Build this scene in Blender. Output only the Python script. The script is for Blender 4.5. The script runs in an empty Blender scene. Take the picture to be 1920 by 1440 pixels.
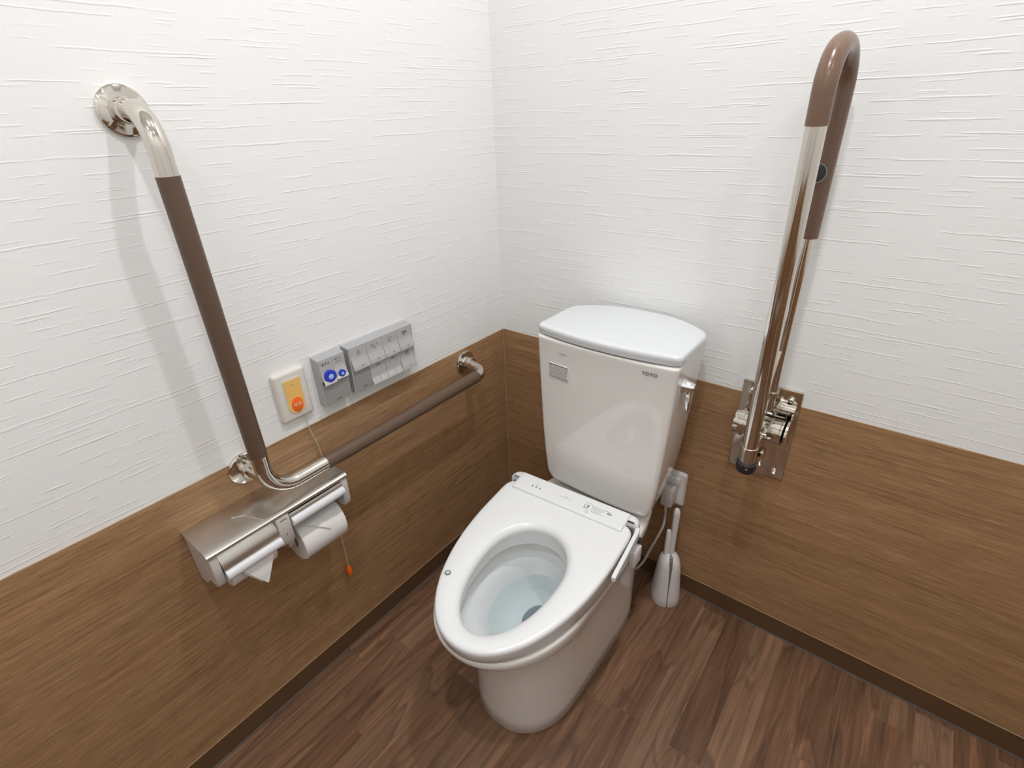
import bpy, bmesh, math, random
from mathutils import Vector, Matrix
random.seed(4)
S = bpy.context.scene
COL = S.collection
PI = math.pi

# ------------------------------------------------------------------ camera, world, lights, exposure
cam = bpy.data.cameras.new('camera'); camo = bpy.data.objects.new('camera', cam); COL.objects.link(camo)
cam.sensor_fit = 'HORIZONTAL'; cam.sensor_width = 36.0; cam.lens = 966.562 / 1920 * 36.0; cam.clip_start = 0.02
RM = ((0.787174566639728, -0.26394188937350044, 0.5573965201447706),
      (0.615735550320208, 0.38765416660804985, -0.6859985270999385),
      (-0.0350133361367492, 0.8832094463632969, 0.4676699051117249))
m4 = Matrix(RM).to_4x4(); m4.translation = Vector((1.02001, -1.22103, 1.38079)); camo.matrix_world = m4
S.camera = camo
S.view_settings.view_transform = 'Standard'; S.view_settings.look = 'None'
S.view_settings.gamma = 1.0; S.view_settings.use_curve_mapping = False
S.view_settings.exposure = -0.42
W = bpy.data.worlds.new('world'); S.world = W; W.use_nodes = True
W.node_tree.nodes['Background'].inputs[0].default_value = (0.8, 0.9, 1.0, 1)
W.node_tree.nodes['Background'].inputs[1].default_value = 0.05
HC = 2.70                                   # ceiling height
LAMPS = [(0.86, -0.42, 14.5), (0.82, -1.08, 12.0), (1.70, -1.10, 3.5), (1.55, -1.95, 6.0), (0.95, -1.95, 3.0)]  # first two follow the cast shadows; last three are unseen, added as fill
for (x, y, w) in LAMPS:
    l = bpy.data.lights.new('downlight_lamp', 'AREA'); l.shape = 'DISK'; l.size = 0.06; l.energy = w
    l.color = (0.99, 1.0, 1.02)
    o = bpy.data.objects.new('downlight_lamp', l); COL.objects.link(o); o.location = (x, y, HC - 0.012)

# ------------------------------------------------------------------ materials
def mat(name, col, rough=0.5, metal=0.0, coat=0.0, spec=0.5, emit=None, es=0.0, sss=0.0):
    m = bpy.data.materials.new(name); m.use_nodes = True; b = m.node_tree.nodes['Principled BSDF']
    b.inputs['Base Color'].default_value = (*col, 1); b.inputs['Roughness'].default_value = rough
    b.inputs['Metallic'].default_value = metal; b.inputs['Coat Weight'].default_value = coat
    b.inputs['Coat Roughness'].default_value = 0.05; b.inputs['Specular IOR Level'].default_value = spec
    if emit: b.inputs['Emission Color'].default_value = (*emit, 1); b.inputs['Emission Strength'].default_value = es
    return m
def nt(m): return m.node_tree, m.node_tree.nodes, m.node_tree.links, m.node_tree.nodes['Principled BSDF']
def coords(N, L, scale, kind='Object'):
    tc = N.new('ShaderNodeTexCoord'); mp = N.new('ShaderNodeMapping'); mp.inputs['Scale'].default_value = scale
    L.new(tc.outputs[kind], mp.inputs[0]); return mp.outputs[0]
def noise(N, L, vec, sc, det=3, rough=.5, dist=0.0):
    n = N.new('ShaderNodeTexNoise'); n.inputs['Scale'].default_value = sc; n.inputs['Detail'].default_value = det
    n.inputs['Roughness'].default_value = rough; n.inputs['Distortion'].default_value = dist; L.new(vec, n.inputs['Vector']); return n.outputs['Fac']
def ramp(N, L, fac, stops):
    r = N.new('ShaderNodeValToRGB'); e = r.color_ramp.elements
    while len(e) > 1: e.remove(e[-1])
    e[0].position = stops[0][0]; e[0].color = (*stops[0][1], 1) if len(stops[0][1]) == 3 else stops[0][1]
    for p, c in stops[1:]:
        q = e.new(p); q.color = (*c, 1)
    L.new(fac, r.inputs[0]); return r.outputs[0]
def math_(N, L, op, a, b=None, c=None):
    n = N.new('ShaderNodeMath'); n.operation = op
    for i, v in enumerate((a, b, c)):
        if v is None: continue
        if isinstance(v, (int, float)): n.inputs[i].default_value = v
        else: L.new(v, n.inputs[i])
    return n.outputs[0]
def mix(N, L, mode, fac, a, b):
    n = N.new('ShaderNodeMix'); n.data_type = 'RGBA'; n.blend_type = mode
    if isinstance(fac, (int, float)): n.inputs[0].default_value = fac
    else: L.new(fac, n.inputs[0])
    for i, v in ((6, a), (7, b)):
        if isinstance(v, tuple): n.inputs[i].default_value = (*v, 1)
        else: L.new(v, n.inputs[i])
    return n.outputs[2]
g3 = lambda v: (v, v, v)

def wallpaper(axis):
    m = mat('wallpaper_' + axis, (0.85, 0.845, 0.83), 0.75, spec=0.25); T, N, L, B = nt(m)
    tc = N.new('ShaderNodeTexCoord'); sp = N.new('ShaderNodeSeparateXYZ'); L.new(tc.outputs['Object'], sp.inputs[0])
    hcoord = math_(N, L, 'ADD', sp.outputs[0], sp.outputs[1])
    wob = math_(N, L, 'MULTIPLY', math_(N, L, 'SUBTRACT', noise(N, L, coords(N, L, (9, 9, 30)), 1.0, 3, .55), .5), .008)
    z = math_(N, L, 'ADD', sp.outputs[2], wob)
    def layer(h, seed, freq, lo, hi, wd, amp):
        r = math_(N, L, 'DIVIDE', z, h); i = math_(N, L, 'FLOOR', r); f = math_(N, L, 'FRACT', r)
        wn = N.new('ShaderNodeTexWhiteNoise'); wn.noise_dimensions = '1D'; L.new(math_(N, L, 'ADD', i, seed), wn.inputs['W'])
        off = math_(N, L, 'MULTIPLY_ADD', wn.outputs['Value'], .5, .25)
        d = math_(N, L, 'MULTIPLY', math_(N, L, 'ABSOLUTE', math_(N, L, 'SUBTRACT', f, off)), h)
        rid = ramp(N, L, math_(N, L, 'DIVIDE', d, wd), [(0.0, g3(1)), (0.35, g3(.8)), (1.0, g3(0))])
        cb = N.new('ShaderNodeCombineXYZ'); L.new(math_(N, L, 'MULTIPLY', hcoord, freq), cb.inputs[0]); L.new(math_(N, L, 'MULTIPLY', i, 3.77 + seed), cb.inputs[1])
        pr = ramp(N, L, noise(N, L, cb.outputs[0], 1.0, 2, .5), [(lo, g3(0)), (hi, g3(1))])
        return math_(N, L, 'MULTIPLY', math_(N, L, 'MULTIPLY', rid, pr), amp)
    a = layer(.023, 3.0, 9.0, .50, .55, .0016, 1.0); b = layer(.015, 11.0, 15.0, .55, .60, .0012, .7); c = layer(.031, 23.0, 7.0, .51, .56, .0019, 1.1)
    n2 = noise(N, L, coords(N, L, (28, 28, 90)), 1.0, 5, .65); n3 = noise(N, L, coords(N, L, (160, 160, 260)), 1.0, 3, .6)
    t = math_(N, L, 'ADD', math_(N, L, 'ADD', a, b), math_(N, L, 'ADD', c, math_(N, L, 'MULTIPLY_ADD', n2, .6, math_(N, L, 'MULTIPLY', n3, .45))))
    bp = N.new('ShaderNodeBump'); bp.inputs['Strength'].default_value = 0.62; bp.inputs['Distance'].default_value = 0.0006
    L.new(t, bp.inputs['Height']); L.new(bp.outputs[0], B.inputs['Normal'])
    return m

def laminate():
    m = mat('wood_panel', (0.16, 0.095, 0.05), 0.33, spec=0.4); T, N, L, B = nt(m)
    v = coords(N, L, (1.6, 1.6, 26.0)); n = noise(N, L, v, 1.0, 6, .62, .35)
    v2 = coords(N, L, (15.0, 15.0, 330.0)); n2 = noise(N, L, v2, 1.0, 5, .65)
    v3 = coords(N, L, (0.7, 0.7, 5.0)); n3 = noise(N, L, v3, 1.0, 2, .5)
    c = ramp(N, L, n, [(0.25, (0.300, 0.172, 0.084)), (0.45, (0.355, 0.208, 0.104)), (0.58, (0.375, 0.222, 0.115)), (0.75, (0.400, 0.243, 0.131))])
    v5 = coords(N, L, (3.0, 3.0, 110.0)); n5 = noise(N, L, v5, 1.0, 4, .6)
    c = mix(N, L, 'MULTIPLY', 0.8, c, ramp(N, L, n2, [(0.30, g3(.55)), (0.5, g3(1.0)), (0.70, g3(1.25))]))
    c = mix(N, L, 'MULTIPLY', 0.7, c, ramp(N, L, n5, [(0.30, (.70, .66, .62)), (0.5, g3(1.0)), (0.70, (1.2, 1.17, 1.12))]))
    c = mix(N, L, 'MULTIPLY', 0.5, c, ramp(N, L, n3, [(0.3, (.82, .86, .8)), (0.7, (1.12, 1.06, 1.02))]))
    v4 = coords(N, L, (16, 16, 420.0)); n4 = noise(N, L, v4, 1.0, 2, .5)
    c = mix(N, L, 'MIX', ramp(N, L, n4, [(0.64, g3(0)), (0.70, g3(.8))]), c, (0.52, 0.35, 0.21))
    L.new(c, B.inputs['Base Color'])
    bp = N.new('ShaderNodeBump'); bp.inputs['Strength'].default_value = 0.25; bp.inputs['Distance'].default_value = 0.0006
    L.new(n2, bp.inputs['Height']); L.new(bp.outputs[0], B.inputs['Normal'])
    return m

def floor_mat():
    m = mat('floor_wood', (0.1, 0.06, 0.035), 0.42, spec=0.4); T, N, L, B = nt(m)
    tc = N.new('ShaderNodeTexCoord'); sp = N.new('ShaderNodeSeparateXYZ'); L.new(tc.outputs['Object'], sp.inputs[0])
    PW = 0.0775; PL = 0.62
    u = math_(N, L, 'DIVIDE', math_(N, L, 'ADD', sp.outputs[0], 0.0015), PW); iu = math_(N, L, 'FLOOR', u)
    wn = N.new('ShaderNodeTexWhiteNoise'); wn.noise_dimensions = '1D'; L.new(iu, wn.inputs['W'])
    v = math_(N, L, 'ADD', math_(N, L, 'DIVIDE', sp.outputs[1], PL), math_(N, L, 'MULTIPLY', wn.outputs['Value'], 7.3)); iv = math_(N, L, 'FLOOR', v)
    cid = N.new('ShaderNodeCombineXYZ'); L.new(iu, cid.inputs[0]); L.new(iv, cid.inputs[1])
    w2 = N.new('ShaderNodeTexWhiteNoise'); w2.noise_dimensions = '2D'; L.new(cid.outputs[0], w2.inputs['Vector'])
    rnd = w2.outputs['Value']; rc = w2.outputs['Color']
    # per-plank shifted coordinates
    sc = N.new('ShaderNodeVectorMath'); sc.operation = 'SCALE'; L.new(rc, sc.inputs[0]); sc.inputs['Scale'].default_value = 9.0
    ad = N.new('ShaderNodeVectorMath'); ad.operation = 'ADD'; L.new(tc.outputs['Object'], ad.inputs[0]); L.new(sc.outputs[0], ad.inputs[1])
    def mp(s):
        q = N.new('ShaderNodeMapping'); q.inputs['Scale'].default_value = s; L.new(ad.outputs[0], q.inputs[0]); return q.outputs[0]
    # cathedral rings
    n0 = noise(N, L, mp((9, 1.5, 1)), 1.0, 2, .5, .6)
    rings = math_(N, L, 'FRACT', math_(N, L, 'MULTIPLY', n0, 7.0))
    rr = ramp(N, L, rings, [(0.0, g3(.62)), (0.10, g3(.92)), (0.55, g3(1.05)), (0.88, g3(1.22)), (0.96, g3(.8)), (1.0, g3(.62))])
    n1 = noise(N, L, mp((60, 2.6, 1)), 1.0, 6, .65, .3)
    n2 = noise(N, L, mp((260, 9, 1)), 1.0, 4, .6)
    base = ramp(N, L, rnd, [(0.0, (0.130, 0.064, 0.034)), (0.35, (0.168, 0.086, 0.046)), (0.7, (0.190, 0.102, 0.057)), (1.0, (0.225, 0.128, 0.074))])
    c = mix(N, L, 'MULTIPLY', 0.8, base, rr)
    c = mix(N, L, 'MULTIPLY', 0.85, c, ramp(N, L, n1, [(0.30, g3(.42)), (0.48, g3(.95)), (0.60, g3(1.15)), (0.70, (1.9, 1.85, 1.7))]))
    c = mix(N, L, 'MULTIPLY', 0.5, c, ramp(N, L, n2, [(0.3, g3(.6)), (0.5, g3(1.0)), (0.7, g3(1.2))]))
    # faint seams
    fu = math_(N, L, 'FRACT', u); du = math_(N, L, 'MULTIPLY', math_(N, L, 'MINIMUM', fu, math_(N, L, 'SUBTRACT', 1.0, fu)), PW)
    fv = math_(N, L, 'FRACT', v); dv = math_(N, L, 'MULTIPLY', math_(N, L, 'MINIMUM', fv, math_(N, L, 'SUBTRACT', 1.0, fv)), PL)
    d = math_(N, L, 'MINIMUM', du, dv); sm = ramp(N, L, math_(N, L, 'MULTIPLY', d, 500.0), [(0.0, g3(.78)), (0.5, g3(1))])
    c = mix(N, L, 'MULTIPLY', 1.0, c, sm)
    L.new(c, B.inputs['Base Color'])
    bp = N.new('ShaderNodeBump'); bp.inputs['Strength'].default_value = 0.2; bp.inputs['Distance'].default_value = 0.0005
    L.new(n2, bp.inputs['Height']); L.new(bp.outputs[0], B.inputs['Normal'])
    return m

def brushed(name, col, rough):
    m = mat(name, col, rough, 1.0); T, N, L, B = nt(m)
    v = coords(N, L, (600, 6, 600)); n = noise(N, L, v, 1.0, 3, .6)
    r = N.new('ShaderNodeMapRange'); r.inputs[3].default_value = rough - .06; r.inputs[4].default_value = rough + .10
    L.new(n, r.inputs[0]); L.new(r.outputs[0], B.inputs['Roughness']); B.inputs['Anisotropic'].default_value = 0.6
    return m

M = dict(
    wp_l=wallpaper('left'), wp_b=wallpaper('back'), panel=laminate(), floor=floor_mat(),
    skirt=mat('skirting', (0.112, 0.063, 0.030), 0.4), edge=mat('edge_highlight', (0.44, 0.29, 0.16), 0.4),
    caulk=mat('caulk', (0.10, 0.088, 0.078), 0.6), ceil=mat('ceiling_white', (0.87, 0.865, 0.85), 0.8),
    china=mat('vitreous_china', (0.80, 0.775, 0.74), 0.10, coat=0.6), bowl_lit=mat('china_lit_bowl', (0.84, 0.87, 0.87), 0.10, coat=0.5),
    seat=mat('seat_plastic', (0.775, 0.78, 0.775), 0.22, coat=0.15), seatgrey=mat('seat_grey', (0.20, 0.21, 0.22), 0.5),
    lid=mat('lid_china', (0.68, 0.70, 0.715), 0.12, coat=0.5),
    chrome=mat('polished_steel', (0.68, 0.64, 0.58), 0.10, 1.0), chromeb=mat('bright_chrome', (0.86, 0.86, 0.86), 0.06, 1.0),
    brown=mat('brown_grip', (0.118, 0.074, 0.050), 0.40, spec=0.35), brownb=mat('brown_bend', (0.165, 0.096, 0.062), 0.24, spec=0.5),
    rubber=mat('black_rubber', (0.018, 0.018, 0.024), 0.45), steel=brushed('brushed_steel', (0.66, 0.64, 0.60), 0.30),
    whitep=mat('white_plastic', (0.72, 0.72, 0.73), 0.32), greyp=mat('light_grey_plastic', (0.58, 0.54, 0.51), 0.4),
    paper=None, silver=mat('silver_face', (0.34, 0.33, 0.32), 0.42, 0.25), silverb=mat('silver_button', (0.50, 0.49, 0.48), 0.40, 0.15),
    silvert=mat('silver_case', (0.46, 0.46, 0.47), 0.38, 0.3), ivory=mat('ivory_plate', (0.70, 0.66, 0.60), 0.35),
    amber=mat('amber_panel', (0.86, 0.52, 0.16), 0.4), orange=mat('orange_button', (0.95, 0.15, 0.01), 0.35),
    cream=mat('cream_print', (0.85, 0.60, 0.42), 0.5), blue=mat('blue_ring', (0.02, 0.05, 0.48), 0.3),
    bluel=mat('pale_blue', (0.38, 0.55, 0.95), 0.3), ink=mat('grey_ink', (0.10, 0.10, 0.10), 0.6), inkl=mat('pale_ink', (0.42, 0.43, 0.45), 0.6),
    inkm=mat('mid_ink', (0.22, 0.21, 0.20), 0.6), label=mat('sticker', (0.78, 0.75, 0.70), 0.5), brushp=mat('brush_plastic', (0.70, 0.67, 0.65), 0.38),
    dark=mat('dark_gap', (0.05, 0.05, 0.05), 0.6), cord=mat('cord', (0.55, 0.48, 0.38), 0.7), cable=mat('cable_grey', (0.42, 0.38, 0.34), 0.5),
    deep=mat('trap_china_shaded', (0.50, 0.56, 0.58), 0.2), outlet=mat('outlet_white', (0.66, 0.63, 0.60), 0.4), bolt=mat('bolt_steel', (0.75, 0.73, 0.66), 0.18, 1.0),
    lampglow=mat('lamp_glow', (1, 1, 1), 0.5, emit=(1, .96, .9), es=12.0))
def paper_mat():
    m = mat('tissue_paper', (0.80, 0.78, 0.76), 0.9, spec=0.1); T, N, L, B = nt(m)
    v = coords(N, L, (900, 900, 900)); n = noise(N, L, v, 1.0, 3, .6); bp = N.new('ShaderNodeBump')
    bp.inputs['Strength'].default_value = .3; bp.inputs['Distance'].default_value = .0004; L.new(n, bp.inputs['Height']); L.new(bp.outputs[0], B.inputs['Normal'])
    return m
M['paper'] = paper_mat()
water = bpy.data.materials.new('water'); water.use_nodes = True; _n = water.node_tree.nodes; _l = water.node_tree.links; _n.remove(_n['Principled BSDF'])
_t = _n.new('ShaderNodeBsdfTransparent'); _t.inputs[0].default_value = (0.94, 0.98, 0.99, 1); _g = _n.new('ShaderNodeBsdfGlossy'); _g.inputs['Roughness'].default_value = 0.02
_f = _n.new('ShaderNodeFresnel'); _f.inputs[0].default_value = 1.33; _m = _n.new('ShaderNodeMixShader')
_l.new(_f.outputs[0], _m.inputs[0]); _l.new(_t.outputs[0], _m.inputs[1]); _l.new(_g.outputs[0], _m.inputs[2]); _l.new(_m.outputs[0], _n['Material Output'].inputs[0]); M['water'] = water

# ------------------------------------------------------------------ helpers
def wloc(o):
    v = Vector((0, 0, 0))
    while o is not None: v += o.location; o = o.parent
    return v
def link(name, me, parent, m, smooth=True, ang=None):
    o = bpy.data.objects.new(name, me); COL.objects.link(o)
    if m is not None: me.materials.append(m)
    if parent is not None:
        off = wloc(parent); me.transform(Matrix.Translation(-off)); o.parent = parent
    if smooth:
        for p in me.polygons: p.use_smooth = True
        if ang is not None:
            me.set_sharp_from_angle(angle=math.radians(ang))
    return o
def from_bm(name, bm, parent, m, smooth=True, ang=35):
    bmesh.ops.recalc_face_normals(bm, faces=bm.faces[:])
    me = bpy.data.meshes.new(name); bm.to_mesh(me); bm.free()
    return link(name, me, parent, m, smooth, ang)
def thing(name, label, cat, loc, group=None):
    o = bpy.data.objects.new(name, None); COL.objects.link(o); o.location = loc; o.empty_display_size = .05
    o['label'] = label; o['category'] = cat
    if group: o['group'] = group
    return o
def b_box(bm, lo, hi, bev=0.0, seg=2, mtx=None):
    vs = [bm.verts.new((x, y, z)) for x in (lo[0], hi[0]) for y in (lo[1], hi[1]) for z in (lo[2], hi[2])]
    F = [(0, 1, 3, 2), (4, 6, 7, 5), (0, 4, 5, 1), (2, 3, 7, 6), (0, 2, 6, 4), (1, 5, 7, 3)]
    fs = [bm.faces.new([vs[i] for i in f]) for f in F]
    es = list({e for f in fs for e in f.edges})
    allv = set(vs)
    if bev > 0:
        r = bmesh.ops.bevel(bm, geom=es, offset=bev, segments=seg, affect='EDGES', profile=.5, clamp_overlap=True)
        allv |= set(r['verts']); allv = {v for v in allv if v.is_valid}
    if mtx is not None: bmesh.ops.transform(bm, matrix=mtx, verts=list(allv))
def box(name, lo, hi, parent, m, bev=0.0, seg=2, mtx=None):
    bm = bmesh.new(); b_box(bm, lo, hi, bev, seg, mtx); return from_bm(name, bm, parent, m)
def b_loft(bm, rings, cap0=True, cap1=True, closed=True):
    vr = [[bm.verts.new(p) for p in r] for r in rings]; n = len(vr[0])
    for a, b in zip(vr[:-1], vr[1:]):
        for i in range(n if closed else n - 1):
            j = (i + 1) % n; bm.faces.new((a[i], a[j], b[j], b[i]))
    for r, c, rev in ((vr[0], cap0, True), (vr[-1], cap1, False)):
        if c:
            f = bm.faces.new(r[::-1] if rev else r)
    return vr
def loft(name, rings, parent, m, cap0=True, cap1=True, ang=35):
    bm = bmesh.new(); b_loft(bm, rings, cap0, cap1); return from_bm(name, bm, parent, m, ang=ang)
def fillet(pts, rads, n=10):
    out = [Vector(pts[0])]
    for i in range(1, len(pts) - 1):
        p = Vector(pts[i]); a = (Vector(pts[i - 1]) - p); b = (Vector(pts[i + 1]) - p); r = rads[i - 1]
        if r <= 0: out.append(p); continue
        a.normalize(); b.normalize(); th = a.angle(b); d = r / math.tan(th / 2)
        bis = (a + b).normalized(); c = p + bis * (r / math.sin(th / 2)); s = p + a * d - c; e = p + b * d - c
        tot = s.angle(e); ax = s.cross(e).normalized()
        for k in range(n + 1): out.append(c + Matrix.Rotation(tot * k / n, 3, ax) @ s)
    out.append(Vector(pts[-1])); return out
def sweep_rings(path, r, n=20):
    rings = []; T = []
    P = [Vector(p) for p in path]
    for i in range(len(P)):
        t = (P[min(i + 1, len(P) - 1)] - P[max(i - 1, 0)]).normalized(); T.append(t)
    u = T[0].orthogonal().normalized()
    for i, p in enumerate(P):
        if i: 
            q = T[i - 1].rotation_difference(T[i]); u = (q @ u).normalized()
        v = T[i].cross(u); rr = r(i / (len(P) - 1)) if callable(r) else r
        rings.append([p + (u * math.cos(2 * PI * k / n) + v * math.sin(2 * PI * k / n)) * rr for k in range(n)])
    return rings
def tube(name, path, r, parent, m, n=20):
    return loft(name, sweep_rings(path, r, n), parent, m, ang=40)
def cut(path, t0, t1):   # part of a dense path between arc lengths
    out = []; s = 0
    P = [Vector(p) for p in path]
    for a, b in zip(P[:-1], P[1:]):
        d = (b - a).length
        if s + d >= t0 and s <= t1:
            f0 = max(0, (t0 - s) / d); f1 = min(1, (t1 - s) / d)
            if not out: out.append(a.lerp(b, f0))
            out.append(a.lerp(b, f1))
        s += d
    res = [out[0]]
    for q in out[1:]:
        if (q - res[-1]).length > 1e-6: res.append(q)
    return res
def plen(path): return sum((Vector(b) - Vector(a)).length for a, b in zip(path[:-1], path[1:]))
def lathe_rings(prof, origin, axis, n=32):
    ax = Vector(axis).normalized(); u = ax.orthogonal().normalized(); v = ax.cross(u); o = Vector(origin)
    return [[o + ax * h + (u * math.cos(2 * PI * k / n) + v * math.sin(2 * PI * k / n)) * r for k in range(n)] for r, h in prof]
def lathe(name, prof, origin, axis, parent, m, n=32, ang=35): return loft(name, lathe_rings(prof, origin, axis, n), parent, m, ang=ang)
def text(name, body, size, origin, xdir, ydir, parent, m, align='CENTER', depth=0.0002, sx=1.0):
    cu = bpy.data.curves.new(name, 'FONT'); cu.body = body; cu.size = size; cu.align_x = align; cu.align_y = 'CENTER'; cu.extrude = depth
    t = bpy.data.objects.new(name + '_tmp', cu); COL.objects.link(t)
    dg = bpy.context.evaluated_depsgraph_get(); me = bpy.data.meshes.new_from_object(t.evaluated_get(dg)); bpy.data.objects.remove(t)
    x = Vector(xdir).normalized(); y = Vector(ydir).normalized(); z = x.cross(y)
    mm = Matrix(((x.x * sx, y.x, z.x, origin[0]), (x.y * sx, y.y, z.y, origin[1]), (x.z * sx, y.z, z.z, origin[2]), (0, 0, 0, 1)))
    me.transform(mm); me.materials.clear()
    return link(name, me, parent, m, smooth=False)
def struct(o): o['kind'] = 'structure'; return o

# ------------------------------------------------------------------ room shell
X1, Y1 = 2.10, -2.30
HP = 0.747; HB = 0.068; T_ = 0.002
struct(box('floor', (-.2, Y1 - .2, -.1), (X1 + .2, .2, 0), None, M['floor']))
struct(box('ceiling', (-.2, Y1 - .2, HC), (X1 + .2, .2, HC + .1), None, M['ceil']))
struct(box('wall_left', (-.15, Y1 - .15, 0), (-T_, .15, HC), None, M['wp_l']))
struct(box('wall_back', (-T_, T_, 0), (X1 + .15, .15, HC), None, M['wp_b']))
struct(box('wall_right', (X1, Y1 - .15, 0), (X1 + .15, T_, HC), None, M['wp_l']))
struct(box('wall_front', (-T_, Y1 - .15, 0), (X1, Y1, HC), None, M['wp_b']))
struct(box('trim_1', (-T_, Y1 + .006, HB), (0, 0, HP), None, M['panel'], .0008, 1))
struct(box('trim_2', (0, 0, HB), (X1, T_, HP), None, M['panel'], .0008, 1))
struct(box('trim_3', (X1 - .004, Y1 + .006, HB), (X1, 0, HP), None, M['panel'], .0008, 1))
struct(box('trim_4', (-T_, Y1, HB), (X1, Y1 + .006, HP), None, M['panel'], .0008, 1))
struct(box('edge_highlight_left', (-T_, Y1 + .01, HB - .0022), (.0014, 0, HB), None, M['edge']))  # lighter strip paints the highlight along the panel's lower edge
struct(box('edge_highlight_back', (0, -.0014, HB - .0022), (X1, T_, HB), None, M['edge']))  # painted edge highlight continued on the back wall
struct(box('baseboard_left', (-T_, Y1 + .01, 0), (-.0007, 0, HB - .0022), None, M['skirt']))
struct(box('baseboard_back', (-.0007, .0007, 0), (X1, T_, HB - .0022), None, M['skirt']))
struct(box('trim_7', (-.0015, Y1 + .01, 0), (.0035, .0015, .0022), None, M['caulk'], .0015, 2))
struct(box('trim_8', (.0035, -.0035, 0), (X1, .0015, .0022), None, M['caulk'], .0015, 2))

for i, (x, y, w) in enumerate(LAMPS):
    t = thing('downlight', ['round recessed ceiling light above the toilet tank', 'round recessed ceiling light above the toilet seat front',
        'unseen added ceiling fill light by the right wall, level with the seat front', 'unseen added ceiling fill light near the far right corner', 'unseen added ceiling fill light behind the viewer, nearest the left wall'][i], 'ceiling light', (x, y, HC - .006), 'recessed ceiling lights')
    loft('trim_ring', lathe_rings([(.050, .0), (.062, .0), (.062, .004), (.050, .006)], (x, y, HC - .006), (0, 0, 1)), t, M['ceil'], False, False)
    lathe('diffuser', [(.001, .002), (.050, .002), (.050, .005)], (x, y, HC - .006), (0, 0, 1), t, M['lampglow'])

# ------------------------------------------------------------------ L-shaped grab bar on the left wall
BX = 0.090; BY = -0.884; BZ = 0.697
bar = thing('grab_bar', 'L-shaped steel grab bar with brown grips on the left wall, over the paper holder', 'grab bar', (0, BY, BZ))
path = fillet([(0, BY, 1.402), (BX, BY, 1.402), (BX, BY, BZ), (BX, -.203, BZ), (0, -.193, .703)], [.055, .062, .040], 14)
# insert the mid-points of straight runs so cuts are exact
Ltot = plen(path)
def arclen_at(pred):
    s = 0; P = path
    for a, b in zip(P[:-1], P[1:]):
        d = (b - a).length
        for k in range(50):
            q = a.lerp(b, k / 50)
            if pred(q): return s + d * k / 50
        s += d
s1 = arclen_at(lambda q: q.x > .08 and q.z < 1.320)
s2 = arclen_at(lambda q: q.x > .08 and q.z < 0.806)
s3 = arclen_at(lambda q: q.x > .08 and q.z < .72 and q.y > -.753)
s4 = arclen_at(lambda q: q.y > -.250)
tube('steel_tube', cut(path, 0, s1), .0163, bar, M['chrome'], 28)
tube('grip', cut(path, s1, s2), .0172, bar, M['brown'], 28)
tube('steel_tube', cut(path, s2, s3), .0163, bar, M['chrome'], 28)
tube('grip', cut(path, s3, s4), .0172, bar, M['brown'], 28)
tube('steel_tube', cut(path, s4, Ltot), .0163, bar, M['chrome'], 28)
tube('support_post', [(0.004, BY, .726), (BX, BY, .733)], .0125, bar, M['chrome'], 24)
for (y, z) in ((BY, 1.402), (BY, .726), (-.193, .703)):
    f = lathe('flange', [(.0355, -T_), (.0365, .0015), (.0360, .0045), (.0335, .0066), (.0200, .0078)], (0, y, z), (1, 0, 0), bar, M['chrome'], 48)
    lathe('collar', [(.0188, .0070), (.0188, .030), (.0178, .032)], (0, y, z), (1, 0, 0), f, M['chrome'], 32)

# ------------------------------------------------------------------ flip-up rail on the back wall
fr = thing('folding_grab_rail', 'brown and steel swing-up grab rail folded upright on the back wall, right of toilet', 'grab rail', (.835, 0, .70))
pA = (.832, -.150, .652); pB = (.834, -.194, 1.395); pC = (.838, -.052, 1.395); pD = (.836, -.055, .74)
arcp = []
cA = Vector(pB); cC = Vector(pC); cm = (cA + cC) / 2; hw = (cC - cA) / 2; up = Vector((0, 0, 1))
pth = [Vector(pA), Vector(pA).lerp(cA, .5)]
for k in range(25):
    a = PI * k / 24; pth.append(cm - hw * math.cos(a) + up * math.sin(a) * .062)
pth += [cC.lerp(Vector(pD), .35), Vector(pD)]
LT = plen(pth); path = pth
s1 = arclen_at(lambda q: q.y < -.13 and q.z > 1.338)
s2 = arclen_at(lambda q: q.y > -.08 and q.z < 1.143)
tube('front_tube', cut(pth, 0, s1), .0163, fr, M['chrome'], 28)
tube('grip', cut(pth, s1, s2), .0176, fr, M['brownb'], 28)
tube('rear_tube', cut(pth, s2, LT), .0112, fr, M['chrome'], 24)
bn = lathe('stop_button', [(.004, 0), (.0160, 0), (.0160, .007), (.0145, .009), (.0005, .0100)], (.829, -.066, 1.259), (.10, -1, .14), fr, M['rubber'], 24)
lathe('button_rim', [(.0160, 0), (.0178, 0), (.0178, .008), (.0160, .008)], (.829, -.066, 1.259), (.10, -1, .14), bn, M['inkm'], 24)
# wall plate
pl_ = box('wall_plate', (.762, -.007, .535), (.895, 0.0, .785), fr, M['chrome'], .0025, 2)
for (x, z) in ((.873, .762), (.785, .762), (.873, .550), (.785, .550)):
    lathe('bolt', [(.0085, 0), (.0085, .002), (.0065, .002), (.0062, .007), (.004, .0095), (.0005, .010)], (x, -.007, z), (0, -1, 0), fr, M['bolt'], 16)
lathe('pivot_cylinder', [(.024, 0), (.0295, .003), (.0305, .010), (.0305, .018), (.0290, .020), (.0290, .104), (.0305, .106), (.0305, .110), (.024, .114)], (.768, -.050, .694), (1, 0, 0), fr, M['chrome'], 40)
def ear(x):
    pr = [(-.006, .738)] + [(-.050 + .0345 * math.cos(a), .694 + .0345 * math.sin(a)) for a in [PI * .42 + PI * 1.12 * k / 14 for k in range(15)]] + [(-.006, .640)]
    return loft('pivot_bracket', [[(x + d, y, z) for y, z in pr] for d in (-.0025, .0025)], fr, M['chrome'])
ear(.789); ear(.886)
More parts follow.
